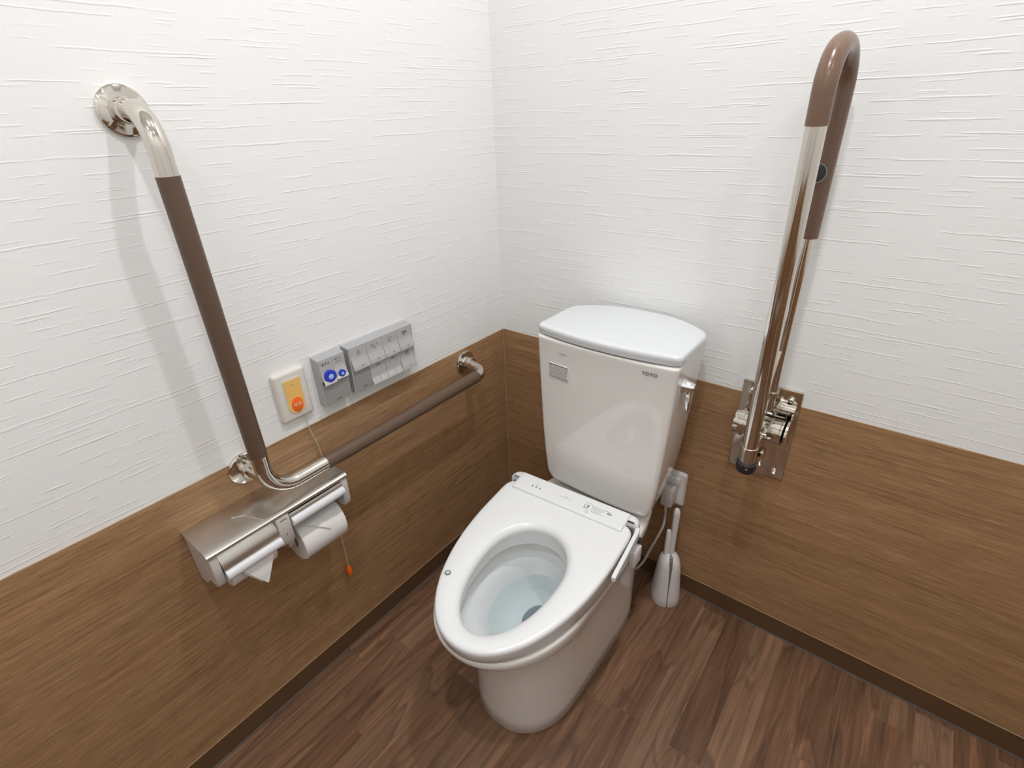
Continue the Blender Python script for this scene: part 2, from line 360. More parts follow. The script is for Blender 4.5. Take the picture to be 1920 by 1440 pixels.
lathe('hinge_roll', [(.010, 0), (.0135, .002), (.0135, .040), (.010, .042)], (.848, -.022, .742), (1, 0, 0), fr, M['chrome'], 24)
box('swing_arm', (.820, -.146, .672), (.848, -.060, .708), fr, M['chrome'], .006, 3)
lathe('steel_socket', [(.0178, 0), (.0182, .001), (.0182, .046), (.0170, .047)], (.832, -.1500, .652), (.0027, -.059, 1), fr, M['chrome'], 32)
cp = lathe('rubber_cap', [(.010, -.020), (.0185, -.018), (.0215, -.011), (.0218, .006), (.0190, .0065)], (.832, -.1495, .648), (.0027, -.059, 1), fr, M['rubber'], 32)
lathe('screw', [(.003, 0), (.003, .001), (.0005, .0015)], (.838, -.1705, .646), (.3, -.95, 0), cp, M['bolt'], 12)
# release lever between the tubes, small hook below
loft('brace_plate', [[(.829 + d, -.062, .905), (.829 + d, -.050, .900), (.829 + d, -.052, .885), (.829 + d, -.085, .800), (.829 + d, -.120, .770), (.829 + d, -.130, .785)] for d in (0, .010)], fr, M['chrome'])
lathe('clamp_ring', [(.0125, 0), (.0150, 0), (.0150, .004), (.0125, .004)], (.836, -.055, .792), (0, 0, 1), fr, M['chrome'], 24)
lathe('locking_pin', [(.0035, 0), (.0035, .016), (.0045, .017), (.0045, .021), (.001, .022)], (.848, -.098, .640), (.25, -.7, -.5), fr, M['bolt'], 12)
box('latch', (.838, -.110, .640), (.856, -.080, .662), fr, M['chrome'], .003, 2)
lathe('pin', [(.003, 0), (.003, .010), (.0005, .011)], (.851, -.150, .790), (1, 0, 0), fr, M['bolt'], 10)
lathe('pin', [(.003, 0), (.003, .010), (.0005, .011)], (.849, -.150, .735), (1, 0, 0), fr, M['bolt'], 10)

# ------------------------------------------------------------------ double paper holder
ph = thing('toilet_paper_holder', 'double toilet paper holder with brushed steel shelf on the left wall', 'paper holder', (0, -.88, .658))
Y0, Y2 = -1.038, -.722
bm = bmesh.new()
# steel shelf with folded front lip, open section extruded along y
sec = [(0.0, .6595), (.100, .6595), (.108, .6585), (.1135, .6550), (.1150, .6500), (.1135, .6485), (.1118, .6500), (.1105, .6540), (.1065, .6562), (.100, .6570), (0.0, .6570)]
b_loft(bm, [[(x, y, z) for x, z in sec] for y in (Y0, Y2)])
from_bm('shelf', bm, ph, M['steel'])
box('back_plate', (0.0, Y0 + .004, .560), (.004, Y2 - .004, .657), ph, M['steel'], .001, 1)
# thin moulded line on shelf
tube('shelf_bead', fillet([(.045, -.955, .6600), (.060, -.935, .6600), (.1060, -.918, .6592)], [.010], 6), .0011, ph, M['bolt'], 8)
tube('shelf_bead', [(.070, -.838, .6600), (.106, -.830, .6596)], .0009, ph, M['bolt'], 8)
def side(y0, y1, name='side_bracket', m=None, dx=0.0):
    prof = [(0.004, .656), (.108 + dx, .652), (.113 + dx, .640), (.112 + dx, .585), (.106 + dx, .572), (.070, .570), (.030, .535), (.004, .535)]
    bm = bmesh.new(); b_loft(bm, [[(x, y, z) for x, z in prof] for y in (y0, y1)])
    bmesh.ops.bevel(bm, geom=bm.edges[:], offset=.0012, segments=2, affect='EDGES'); return from_bm(name, bm, ph, m or M['greyp'])
side(Y0 + .002, Y0 + .018); side(-.901, -.872, dx=.004); side(-.740, Y2 - .002)
text('print', 'TOTO', .0055, (.1172, -.886, .641), (0, 1, 0), (0, 0, 1), ph, M['ink'])
box('print', (.1165, -.8875, .600), (.1176, -.8865, .606), ph, M['ink'])
def cover(yl, yr, top, bar):
    """steel flap that hangs over a roll, with a white cutter bar along its lower edge"""
    (xt, zt), (xb, zb) = top, bar
    pts = [(xt, zt), (xt + .012, zt - .002), ((xt + xb) / 2 + .010, (zt + zb) / 2 + .006), (xb + .001, zb + .008), (xb, zb)]
    ring = [(x, z) for x, z in pts] + [(x - .002, z - .001) for x, z in pts[::-1]]
    bm = bmesh.new(); b_loft(bm, [[(x, y, z) for x, z in ring] for y in (yl, yr)]); f = from_bm('cover_flap', bm, ph, M['steel'])
    n = 16; rs = []
    for t, s in ((0, .6), (.004, 1), (.996, 1), (1, .6)):
        y = yl + (yr - yl) * t
        rs.append([(xb + .002 + .0085 * s * math.cos(2 * PI * k / n), y, zb - .001 + .0105 * s * math.sin(2 * PI * k / n)) for k in range(n)])
    loft('cutter_bar', rs, f, M['whitep'])
cover(-1.019, -.902, (.085, .648), (.118, .598))
cover(-.871, -.741, (.090, .650), (.118, .627))
for y0, y1 in ((-.909, -.900), (-.874, -.860), (-.746, -.738), (-1.022, -1.012)):
    lathe('spindle', [(.006, 0), (.011, 0), (.011, y1 - y0), (.006, y1 - y0)], (.062, y0, .560 if y0 < -.88 else .532), (0, 1, 0), ph, M['greyp'], 20)
def roll(name, label, y0, y1, xc, zc, R_):
    t = thing(name, label, 'toilet paper roll', (xc, y0, zc - R_), 'toilet paper rolls')
    bm = bmesh.new(); prof = [(.019, 0), (R_ - .002, 0), (R_, .002), (R_, y1 - y0 - .002), (R_ - .002, y1 - y0), (.019, y1 - y0)]
    rr = lathe_rings(prof + [prof[0]], (xc, y0, zc), (0, 1, 0), 56); b_loft(bm, rr, False, False); from_bm('paper_roll', bm, t, M['paper'])
    bm = bmesh.new(); prof = [(.0188, .001), (.0188, y1 - y0 - .001), (.0175, y1 - y0 - .001), (.0175, .001)]
    b_loft(bm, lathe_rings(prof + [prof[0]], (xc, y0, zc), (0, 1, 0), 24), False, False); from_bm('cardboard_core', bm, t, M['cord'])
    return t
r2 = roll('toilet_paper', 'fuller toilet paper roll in the right half of the holder, folded to a point', -.857, -.748, .062, .530, .053)
r1 = roll('toilet_paper', 'toilet paper roll under the left flap of the holder, pointed end hanging out', -1.008, -.912, .064, .572, .042)
def sheet(name, pts, parent, th=.0008, nrm=(1, 0, 0)):
    n = Vector(nrm).normalized() * th; bm = bmesh.new(); b_loft(bm, [pts, [tuple(Vector(p) + n) for p in pts]]); return from_bm(name, bm, parent, M['paper'], smooth=False)
# triangle folded tip hanging below left cutter bar (curved a little)
bm = bmesh.new()
tri = [[(.114, -.996, .590), (.114, -.925, .590)], [(.118, -.984, .574), (.1175, -.926, .574)], [(.1205, -.969, .548), (.120, -.939, .548)], [(.121, -.9545, .522), (.1208, -.9520, .522)]]
fr_ = [[bm.verts.new(p) for p in r] for r in tri]; bk = [[bm.verts.new((p[0] - .0012, p[1], p[2])) for p in r] for r in tri]
for i in range(3):
    bm.faces.new((fr_[i][0], fr_[i][1], fr_[i + 1][1], fr_[i + 1][0])); bm.faces.new((bk[i][1], bk[i][0], bk[i + 1][0], bk[i + 1][1]))
    bm.faces.new((fr_[i][1], bk[i][1], bk[i + 1][1], fr_[i + 1][1])); bm.faces.new((fr_[i][0], fr_[i + 1][0], bk[i + 1][0], bk[i][0]))
bm.faces.new((fr_[3][0], fr_[3][1], bk[3][1], bk[3][0])); bm.faces.new((fr_[0][1], fr_[0][0], bk[0][0], bk[0][1]))
from_bm('folded_tip', bm, r1, M['paper'], smooth=False)
sheet('folded_tip', [(.112, -.990, .575), (.112, -.940, .565), (.1150, -.962, .528)], r1)
# folded triangle lying on the right roll, wrapped on the cylinder surface
def on_roll(y, a, h=.0012):
    R_ = .053 + h; return (.062 + R_ * math.cos(a), y, .530 + R_ * math.sin(a))
def wrap_poly(name, poly, parent, h=.0012, n=14):
    # poly: (y, angle) triangle, subdivided
    bm = bmesh.new(); A, B, C_ = poly; grid = []
    for i in range(n + 1):
        row = []
        for j in range(n + 1 - i):
            a, b = i / n, j / n; c = 1 - a - b
            row.append(bm.verts.new(on_roll(A[0] * c + B[0] * a + C_[0] * b, A[1] * c + B[1] * a + C_[1] * b, h + .0012 * (a * b * 4))))
        grid.append(row)
    for i in range(n):
        for j in range(n - i):
            bm.faces.new((grid[i][j], grid[i + 1][j], grid[i][j + 1]))
            if j < n - i - 1: bm.faces.new((grid[i + 1][j], grid[i + 1][j + 1], grid[i][j + 1]))
    r = bmesh.ops.extrude_face_region(bm, geom=bm.faces[:]); vs = [v for v in r['geom'] if isinstance(v, bmesh.types.BMVert)]
    for v in vs:
        d = Vector((v.co.x - .062, 0, v.co.z - .530)).normalized(); v.co += d * .0009
    return from_bm(name, bm, parent, M['paper'])
wrap_poly('folded_tip', [(-.848, 1.10), (-.752, 1.15), (-.790, .22)], r2, .0014)
wrap_poly('folded_tip', [(-.838, 1.00), (-.800, .95), (-.792, .30)], r2, .0046)

# ------------------------------------------------------------------ emergency call plate
ca = thing('emergency_call_button', 'ivory wall plate with amber panel and orange call button, pull cord below', 'call button', (0, -.745, .841))
def yz_round(y0, y1, z0, z1, r, n=6, inset=0.0):
    y0 += inset; y1 -= inset; z0 += inset; z1 -= inset; r = max(r - inset, .0005); out = []
    for cy, cz, a0 in ((y1 - r, z1 - r, 0), (y0 + r, z1 - r, PI / 2), (y0 + r, z0 + r, PI), (y1 - r, z0 + r, 3 * PI / 2)):
        for k in range(n + 1):
            a = a0 + PI / 2 * k / n; out.append((cy + r * math.cos(a), cz + r * math.sin(a)))
    return out
def yz_plate(name, y0, y1, z0, z1, r, layers, parent, m):
    return loft(name, [[(x, y, z) for y, z in yz_round(y0, y1, z0, z1, r, 6, ins)] for x, ins in layers], parent, m)
yz_plate('cover_plate', -.784, -.706, .782, .901, .008, [(-T_, 0), (.004, 0), (.0085, .002), (.0105, .005), (.0112, .008)], ca, M['ivory'])
def stadium(y0, y1, z0, z1, rt, n=14):
    yc = (y0 + y1) / 2; rb = (y1 - y0) / 2; out = []
    for cy, cz, a0, a1, r in ((y1 - rt, z1 - rt, 0, PI / 2, rt), (y0 + rt, z1 - rt, PI / 2, PI, rt)):
        for k in range(4): a = a0 + (a1 - a0) * k / 3; out.append((cy + r * math.cos(a), cz + r * math.sin(a)))
    for k in range(n + 1):
        a = PI + PI * k / n; out.append((yc + rb * math.cos(a), z0 + rb + rb * math.sin(a)))
    return out
loft('bezel', [[(x, y, z) for y, z in stadium(-.7655, -.7225, .7965, .8830, .002)] for x in (.0105, .0122)], ca, M['ivory'])
am = loft('amber_panel', [[(x, y, z) for y, z in stadium(-.7635, -.7245, .7985, .8810, .002)] for x in (.0110, .0132)], ca, M['amber'])
n = 32; el = lambda x, s=1.0: [(x, -.7435 + .0132 * s * math.cos(2 * PI * k / n), .8200 + .0178 * s * math.sin(2 * PI * k / n)) for k in range(n)]
loft('button', [el(.0130), el(.0145), el(.0152, .93)], ca, M['orange'])
text('print', '呼出', .0105, (.0156, -.7435, .8200), (0, 1, 0), (0, 0, 1), am, M['cream'])
box('indicator', (.0130, -.7475, .8680), (.0137, -.7435, .8700), am, M['inkm'], 0)
cordt = thing('pull_cord', 'thin emergency pull cord passing behind the grab bar, orange bead at its end', 'pull cord', (.012, -.725, .782))
tube('cord', [(.006, -.7320, .786), (.008, -.7290, .745), (.009, -.7180, .690), (.010, -.7160, .650), (.011, -.7160, .560), (.013, -.7190, .450), (.014, -.7210, .400), (.014, -.7225, .300)], .0011, cordt, M['cord'], 8)
lathe('pull_bead', [(.0015, 0), (.003, -.003), (.0062, -.012), (.0078, -.022), (.0074, -.029), (.005, -.034), (.001, -.036)], (.014, -.7225, .302), (0, 0, 1), cordt, M['orange'], 24)

# ------------------------------------------------------------------ remote panels
def remote_case(t, y0, y1, z0=.787, z1=.9035, d=.026):
    # case with bevelled top, front slightly raked
    bm = bmesh.new()
    secs = [(-T_, z0 - .001, z1 + .003), (d - .003, z0, z1 + .0), (d, z0 + .001, z1 - .0012)]
    b_loft(bm, [[(x, y0, a), (x, y1, a), (x, y1, b), (x, y0, b)] for x, a, b in secs]); return from_bm('case', bm, t, M['silvert'])
def scoop_button(name, y0, y1, z0, z1, parent, m, x0=.0245, d=.0075, low=None, n=10):
    """push plate whose lower half curves out towards the finger"""
    bm = bmesh.new(); rows = []
    for i in range(n + 1):
        t = i / n; z = z1 + (z0 - z1) * t
        s = max(0, (t - .40) / .60); out = d * (s * s * (3 - 2 * s)); x = x0 + .0022 + out
        rows.append((x, z))
    prof = rows + [(x0, z0), (x0, z1)]
    b_loft(bm, [[(x, y, z) for x, z in prof] for y in (y0, y1)]); o = from_bm(name, bm, parent, m, ang=30); return o
p1 = thing('flush_remote', 'small grey wall panel with two blue ring flush buttons, right of the call button', 'flush button panel', (0, -.649, .845), 'wall control panels')
remote_case(p1, -.683, -.613)
scoop_button('button', -.6805, -.6475, .8415, .9015, p1, M['silverb'])
scoop_button('button', -.6465, -.6155, .8445, .9015, p1, M['silverb'])
def disc(name, x, y, z, r, h, parent, m): return lathe(name, [(r, 0), (r, h), (r * .9, h + .0003)], (x, y, z), (1, 0, .0), parent, m, 36)
for (y, z, r, ch) in ((-.6615, .8600, .0150, '流す大'), (-.6310, .8560, .0088, '流す小')):
    x = .0250
    bmn = disc('blue_ring', x, y, z, r, .0098, p1, M['blue'])
    disc('ring_centre', x + .0100, y, z, r * .42, .0007, bmn, M['bluel'])
box('white_tab', (.0268, -.6805, .8415), (.0350, -.6475, .8520), p1, M['whitep'], .0006, 1)
box('white_tab', (.0268, -.6465, .8445), (.0350, -.6155, .8515), p1, M['whitep'], .0006, 1)
text('print', '流す大', .0075, (.0270, -.6640, .8905), (0, 1, 0), (0, 0, 1), p1, M['ink'])
text('print', '流す小', .0062, (.0270, -.6310, .8925), (0, 1, 0), (0, 0, 1), p1, M['inkm'])
text('print', 'FLUSH small', .0028, (.0270, -.6310, .8855), (0, 1, 0), (0, 0, 1), p1, M['inkm'])
box('speaker_panel', (.0255, -.6810, .7885), (.0275, -.6150, .8405), p1, M['silver'], .0008, 1)
text('print', 'TOTO', .0050, (.0278, -.6480, .7945), (0, 1, 0), (0, 0, 1), p1, M['ink'])

p2 = thing('bidet_remote', 'wide grey bidet remote on the left wall with two rows of buttons', 'wall remote control', (0, -.503, .845), 'wall control panels')
remote_case(p2, -.602, -.404)
W4 = (-.4065 + .5985) / 4; ys = [-.5985 + W4 * k for k in range(5)]
tops = [('止', 'STOP', '●'), ('おしり', 'REAR', '∪'), ('ビデ', 'BIDET', '♟'), ('乾燥', 'DRY', '≋')]
for k in range(4):
    b = scoop_button('button', ys[k] + .0006, ys[k + 1] - .0006, .8450, .9015, p2, M['silverb'])
    yc = (ys[k] + ys[k + 1]) / 2
    text('print', tops[k][0], .0085 if k == 0 else .0078, (.0270, yc, .8885), (0, 1, 0), (0, 0, 1), b, M['ink'] if k in (0, 3) else M['inkm'])
    text('print', tops[k][1], .0040, (.0270, yc, .8815), (0, 1, 0), (0, 0, 1), b, M['inkm'])
    lathe('icon', [(.0022, 0), (.0022, .0006), (.0005, .0007)], (.0330, yc + .003, .8520), (1, 0, 0), b, M['inkm'], 10)
box('speaker_panel', (.0255, ys[0] + .0006, .7885), (.0275, ys[1] - .0006, .8435), p2, M['silver'], .0008, 1)
text('print', 'TOTO', .0050, (.0278, (ys[0] + ys[1]) / 2 + .003, .7950), (0, 1, 0), (0, 0, 1), p2, M['ink'])
lows = [('水勢', '－＋'), ('位置', '前後'), ('脱臭', 'POWER')]
for k in range(1, 4):
    yc = (ys[k] + ys[k + 1]) / 2
    if k < 3:
        b = box('button_plate', (.0245, ys[k] + .0006, .8130), (.0270, ys[k + 1] - .0006, .8435), p2, M['silverb'], .0005, 1)
        for a, c in ((ys[k] + .0006, yc - .0004), (yc + .0004, ys[k + 1] - .0006)):
            scoop_button('rocker', a, c, .7885, .8185, p2, M['silverb'])
        text('print', lows[k - 1][0], .0065, (.0272, yc, .8340), (0, 1, 0), (0, 0, 1), b, M['inkm'])
        for ch, dy in zip(lows[k - 1][1], (-.010, .010)): text('print', ch, .0045, (.0272, yc + dy, .8245), (0, 1, 0), (0, 0, 1), b, M['inkm'])
    else:
        b = scoop_button('button', ys[k] + .0006, ys[k + 1] - .0006, .7885, .8435, p2, M['silverb'])
        text('print', lows[k - 1][0], .0062, (.0270, yc, .8330), (0, 1, 0), (0, 0, 1), b, M['inkm'])
        text('print', lows[k - 1][1], .0040, (.0270, yc, .8265), (0, 1, 0), (0, 0, 1), b, M['inkm'])
        lathe('icon', [(.0022, 0), (.0022, .0006), (.0005, .0007)], (.0330, yc + .002, .7955), (1, 0, 0), b, M['inkm'], 10)

# ------------------------------------------------------------------ toilet
TX = .495
toilet = thing('toilet', 'white toilet with tank and open bidet seat standing in the corner', 'toilet', (TX, -.42, 0))
def sg(v, e): return math.copysign(abs(v) ** e, v)
def egg(hw, yF, yc, yB, z, nf=2.1, nb=2.1, N=96, xc=TX, zf=None):
    out = []
    for k in range(N):
        a = 2 * PI * k / N; c, s = math.cos(a), math.sin(a)
        n = nf if s < 0 else nb
        x = xc + hw * sg(c, 2 / n); y = yc + ((yc - yF) if s < 0 else (yB - yc)) * sg(s, 2 / n)
        out.append((x, y, z if zf is None else zf(x, y)))
    return out
# outer pedestal + rim (z, hw, yF, yc, yB, nf, nb)
SEC = [(0.000, .132, -.674, -.50, -.158, 2.3, 9, .482), (.004, .135, -.677, -.50, -.155, 2.3, 9, .482), (.05, .135, -.675, -.50, -.155, 2.3, 9, .482),
       (.12, .135, -.672, -.50, -.155, 2.3, 9, .482), (.20, .136, -.672, -.50, -.155, 2.3, 9, .483), (.26, .139, -.678, -.51, -.152, 2.3, 8, .484),
       (.305, .144, -.690, -.52, -.145, 2.25, 6, .485), (.335, .149, -.706, -.53, -.135, 2.2, 5, .486), (.352, .154, -.722, -.54, -.120, 2.2, 4, .487),
       (.364, .159, -.744, -.55, -.09, 2.15, 4, .487), (.372, .164, -.764, -.55, -.07, 2.15, 3.6, .488), (.386, .1675, -.780, -.55, -.05, 2.1, 3.4, .488),
       (.402, .1695, -.788, -.55, -.045, 2.1, 3.2, .488), (.412, .1700, -.790, -.55, -.045, 2.1, 3.2, .488), (.4170, .1685, -.788, -.55, -.046, 2.1, 3.2, .488), (.4190, .164, -.783, -.55, -.050, 2.1, 3.2, .488)]
outer = [egg(hw, yF, yc, yB, z, nf, nb, xc=xc) for z, hw, yF, yc, yB, nf, nb, xc in SEC]
INN = [(.4190, .128, -.750, -.56, -.415), (.4160, .121, -.746, -.56, -.420), (.400, .120, -.745, -.56, -.418), (.378, .119, -.743, -.56, -.416),
       (.370, .116, -.738, -.56, -.418), (.360, .108, -.722, -.555, -.422), (.347, .100, -.700, -.55, -.426), (.330, .094, -.678, -.545, -.428),
       (.310, .089, -.660, -.54, -.430), (.285, .083, -.640, -.53, -.432), (.255, .072, -.612, -.52, -.434), (.235, .058, -.580, -.51, -.438), (.224, .044, -.552, -.505, -.450)]
inner = [egg(hw, yF, yc, yB, z, xc=.490) for z, hw, yF, yc, yB in INN]
bm = bmesh.new(); b_loft(bm, outer + [inner[0]], True, False); from_bm('pedestal', bm, toilet, M['china'], ang=50)
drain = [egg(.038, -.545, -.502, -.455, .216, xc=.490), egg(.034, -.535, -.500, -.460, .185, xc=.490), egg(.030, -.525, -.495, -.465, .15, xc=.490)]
bm = bmesh.new(); b_loft(bm, inner[:5], False, False); from_bm('rim_wall', bm, toilet, M['china'], ang=60)  # warm china here stands in for the shaded band under the seat
bm = bmesh.new(); b_loft(bm, inner[4:] + drain[:1], False, False); bw = from_bm('bowl', bm, toilet, M['bowl_lit'], ang=60)  # cooler, lighter china puts the light falling on the bowl into its colour
bm = bmesh.new(); b_loft(bm, drain, False, True); from_bm('trap_opening', bm, bw, M['deep'], ang=60)  # china darkened to paint the shade inside the drain
ZW = .300
bm = bmesh.new(); wr = egg(.0875, -.653, -.5365, -.4300, ZW, N=96, xc=.490); vs = [bm.verts.new(p) for p in wr]; bm.faces.new(vs)
from_bm('water', bm, bw, M['water'])
lathe('floor_bolt_cap', [(.0005, .004), (.0045, .0035), (.0062, .002), (.0066, 0)], (.4300, -.6610, .040), (-.32, -.95, 0), toilet, M['china'], 16)

# tank
def shell(hw, yF, bow, yBc, yBm, z, N=20, xc=TX + .003, hwb=None, r=.012):
    hwb = hw if hwb is None else hwb; raw = []
    for k in range(N + 1):                        # front, left to right, bowed towards the room
        t = -1 + 2 * k / N; raw.append(Vector((hw * t, yF + bow * (abs(t) ** 2.2))))
    for k in range(N + 1):                        # back, right to left
        t = 1 - 2 * k / N; raw.append(Vector((hwb * t, yBm - (yBm - yBc) * (abs(t) ** 2.6))))
    # round the four corners
    out = []; n = len(raw)
    corner = {0: r, N: r, N + 1: r * 2.0, 2 * N + 1: r * 2.0}
    for i, p in enumerate(raw):
        if i in corner:
            a = raw[i - 1]; b = raw[(i + 1) % n]; d = corner[i]
            pa = p + (a - p).normalized() * min(d, (a - p).length * .92); pb = p + (b - p).normalized() * min(d, (b - p).length * .92)
            for k in range(7):
                t = k / 6; out.append((pa * (1 - t) ** 2 + p * 2 * t * (1 - t) + pb * t * t))
        else: out.append(p)
    return [(xc + q.x, q.y, z) for q in out]
TK = [(.425, .118, -.222, .006, -.060, .120), (.440, .138, -.236, .006, -.050, .128), (.455, .151, -.246, .007, -.045, .134), (.475, .158, -.251, .008, -.045, .138),
      (.54, .166, -.253, .010, -.045, .148), (.62, .172, -.255, .011, -.045, .156), (.72, .1775, -.256, .012, -.045, .164), (.80, .1815, -.257, .013, -.045, .170),
      (.870, .1845, -.258, .0135, -.045, .175), (.8775, .1852, -.259, .0135, -.045, .1755), (.8815, .1848, -.2588, .0135, -.045, .175), (.8840, .1825, -.2565, .0135, -.047, .173)]
tank = loft('tank', [shell(hw, yF, bow, yB, yB + .02, z, hwb=hb) for z, hw, yF, bow, yB, hb in TK], toilet, M['china'], ang=45)
LD = [(.8850, .174, -.247, .010, -.075, -.020), (.8868, .183, -.2560, .020, -.0770, -.0145), (.889, .1862, -.2600, .022, -.0770, -.0125), (.900, .1870, -.2620, .022, -.0770, -.0115), (.9065, .1865, -.2620, .022, -.0780, -.0120),
      (.9098, .1845, -.2600, .022, -.0800, -.0135), (.9115, .180, -.2555, .0215, -.0830, -.0180), (.9122, .172, -.2480, .021, -.088, -.0250)]
loft('tank_lid', [shell(hw, yF, bow, yc, ym, z, r=.016) for z, hw, yF, bow, yc, ym in LD], toilet, M['lid'], ang=45)
# gasket-like dark line where lid meets tank
# flush lever
lv = lathe('flush_lever', [(.0170, 0), (.0170, .003), (.0145, .006), (.0125, .017), (.0105, .026), (.008, .030), (.001, .031)], (.675, -.190, .822), (1, 0, .03), toilet, M['chromeb'], 32)
loft('lever_handle', [[(.6905 + a, -.190 + b, .822 + z) for a, b in ((-.003, -w), (.005, -w), (.007, 0), (.005, w), (-.003, w), (-.005, 0))] for z, w in ((.006, .008), (-.010, .0085), (-.030, .0080), (-.052, .0065), (-.060, .0040))], lv, M['chromeb'], ang=40)
# printed marks on the tank
text('print', 'TOTO', .0110, (.6225, -.2536, .8605), (1, .104, 0), (0, 0, 1), tank, M['ink'], depth=.0004, sx=1.15)
box('print', (.389, -.2572, .8535), (.410, -.2560, .8545), tank, M['inkm'])
st = box('sticker', (.3555, -.2552, .7835), (.4165, -.2530, .8200), tank, M['label'], 0, mtx=Matrix.Translation((.386, -.2545, 0)) @ Matrix.Rotation(math.radians(-5.0), 4, 'Z') @ Matrix.Translation((-.386, .2545, 0)))
rot_s = Matrix.Translation((.386, -.2545, 0)) @ Matrix.Rotation(math.radians(-5.0), 4, 'Z') @ Matrix.Translation((-.386, .2545, 0))
bm = bmesh.new(); rs = random.Random(2)
b_box(bm, (.3560, -.2558, .8165), (.4160, -.2549, .8197), mtx=rot_s)
b_box(bm, (.3640, -.2558, .7860), (.3648, -.2549, .8175), mtx=rot_s)
b_box(bm, (.3560, -.2558, .7838), (.4160, -.2549, .7850), mtx=rot_s)
for r in range(8):
    z = .8120 - r * .0036; x = .3670
    while x < .412:
        w = rs.uniform(.002, .007); b_box(bm, (x, -.2558, z), (min(x + w, .4145), -.2549, z + .0013), mtx=rot_s); x += w + rs.uniform(.0008, .002)
for r in range(5):
    z = .8120 - r * .0058; b_box(bm, (.3575, -.2558, z), (.3620, -.2549, z + .0022), mtx=rot_s)
from_bm('sticker_print', bm, st, M['inkm'], smooth=False)

# bidet seat frame: lateral / along axes, seat plane rises towards the hinge
A2 = Vector((.478, -.32)); B2 = Vector((.503, -.80)); U2 = (B2 - A2).normalized(); V2 = Vector((-U2.y, U2.x))
def zt(y): return .46 + (y + .80) / .47 * .04
def sw(lat, s, dz=0.0, zabs=None):
    p = A2 + U2 * s + V2 * lat; return (p.x, p.y, (zt(p.y) + dz) if zabs is None else zabs)
def seat_outer(ins=0.0, dz=0.0, zabs=None, N=128, hw=.1815, tip=.476, back=.022):
    out = []
    for k in range(N):
        a = 2 * PI * k / N; c, s = math.cos(a), math.sin(a)
        if s < 0: lat = (hw - ins) * sg(c, 2 / 2.12); al = .13 + (tip - ins - .13) * sg(-s, 2 / 2.12)
        else: lat = (hw - ins) * sg(c, 2 / 9); al = .13 - (.13 - back - ins) * sg(s, 2 / 9)
        out.append(sw(lat, al, dz, zabs))
    return out
def seat_inner(grow=0.0, dz=0.0, zabs=None, N=128):
    out = []
    for k in range(N):
        a = 2 * PI * k / N; c, s = math.cos(a), math.sin(a)
        lat = (.0955 + grow) * sg(c, 2 / 2.05) - .000
        al = .250 + (.180 + grow) * (-s) if s < 0 else .250 - (.118 + grow) * sg(s, 2 / 2.1)
        out.append(sw(lat + .004, al, dz, zabs))
    return out
def lerp_ring(a, b, t, bump=0.0):
    return [tuple(Vector(p).lerp(Vector(q), t) + Vector((0, 0, bump))) for p, q in zip(a, b)]
o_edge = seat_outer(.007, -.001); i_edge = seat_inner(.020, -.0015)
rings = [seat_inner(.004, zabs=.424), seat_outer(.008, zabs=.424), seat_outer(.003, zabs=.428), seat_outer(.0015, -.016), seat_outer(0, -.010), seat_outer(.0012, -.005), seat_outer(.0035, -.0022), o_edge]
for t in (.15, .3, .5, .7, .85): rings.append(lerp_ring(o_edge, i_edge, t, .0016 * math.sin(PI * t)))
rings += [i_edge, seat_inner(.012, -.0035), seat_inner(.006, -.007), seat_inner(.002, -.012), seat_inner(0, -.018), seat_inner(.002, -.026), seat_inner(.004, zabs=.424)]
seat = loft('seat', rings, toilet, M['seat'], False, False, ang=60)
bt = lathe('seat_sensor_dot', [(.0072, 0), (.0072, .0008), (.0040, .0008)], (.3735, -.6800, .4708), (0, 0.08, 1), seat, M['seatgrey'], 28)
lathe('dot_centre', [(.0038, .0002), (.0038, .0011), (.001, .0012)], (.3735, -.6800, .4708), (0, 0.08, 1), bt, M['whitep'], 28)
# bidet unit
def rr_ring(l0, l1, s0, s1, r, dz=0, zabs=None, rf=None, n=6):
    out = []; rf = r if rf is None else rf
    for cl, cs, a0, rad in ((l1 - r, s0 + r, -PI / 2, r), (l1 - rf, s1 - rf, 0, rf), (l0 + rf, s1 - rf, PI / 2, rf), (l0 + r, s0 + r, PI, r)):
        for k in range(n + 1):
            a = a0 + PI / 2 * k / n; out.append(sw(cl + rad * math.cos(a), cs + rad * math.sin(a), dz, zabs))
    return out
L0, L1_ = -.184, .184
body = loft('bidet_unit', [rr_ring(L0 + .006, L1_ - .006, -.030, .018, .02, zabs=.4225, rf=.002), rr_ring(L0 + .002, L1_ - .002, -.022, .018, .02, zabs=.44, rf=.002), rr_ring(L0, L1_, -.012, .018, .02, dz=-.012, rf=.002),
        rr_ring(L0 + .001, L1_ - .001, -.0105, .0175, .02, dz=-.005, rf=.002), rr_ring(L0 + .004, L1_ - .004, -.007, .016, .02, dz=.0, rf=.002), rr_ring(L0 + .010, L1_ - .010, -.001, .015, .02, dz=.0018, rf=.002)], toilet, M['seat'], ang=50)
plate = loft('unit_cover', [rr_ring(-.156, .157, -.004, .056, .003, dz=-.010, rf=.004), rr_ring(-.156, .157, -.004, .0565, .003, dz=.0042, rf=.004), rr_ring(-.1552, .1562, -.003, .0555, .003, dz=.0056, rf=.006), rr_ring(-.151, .152, -.001, .050, .003, dz=.0064, rf=.006)], toilet, M['seat'], ang=50)
loft('hinge_gap_shade', [rr_ring(L0 + .010, L1_ - .010, .0165, .0225, .001, zabs=.445), rr_ring(L0 + .010, L1_ - .010, .0165, .0225, .001, dz=-.010)], toilet, M['seatgrey'])  # grey strip fills the open gap, standing in for its shade
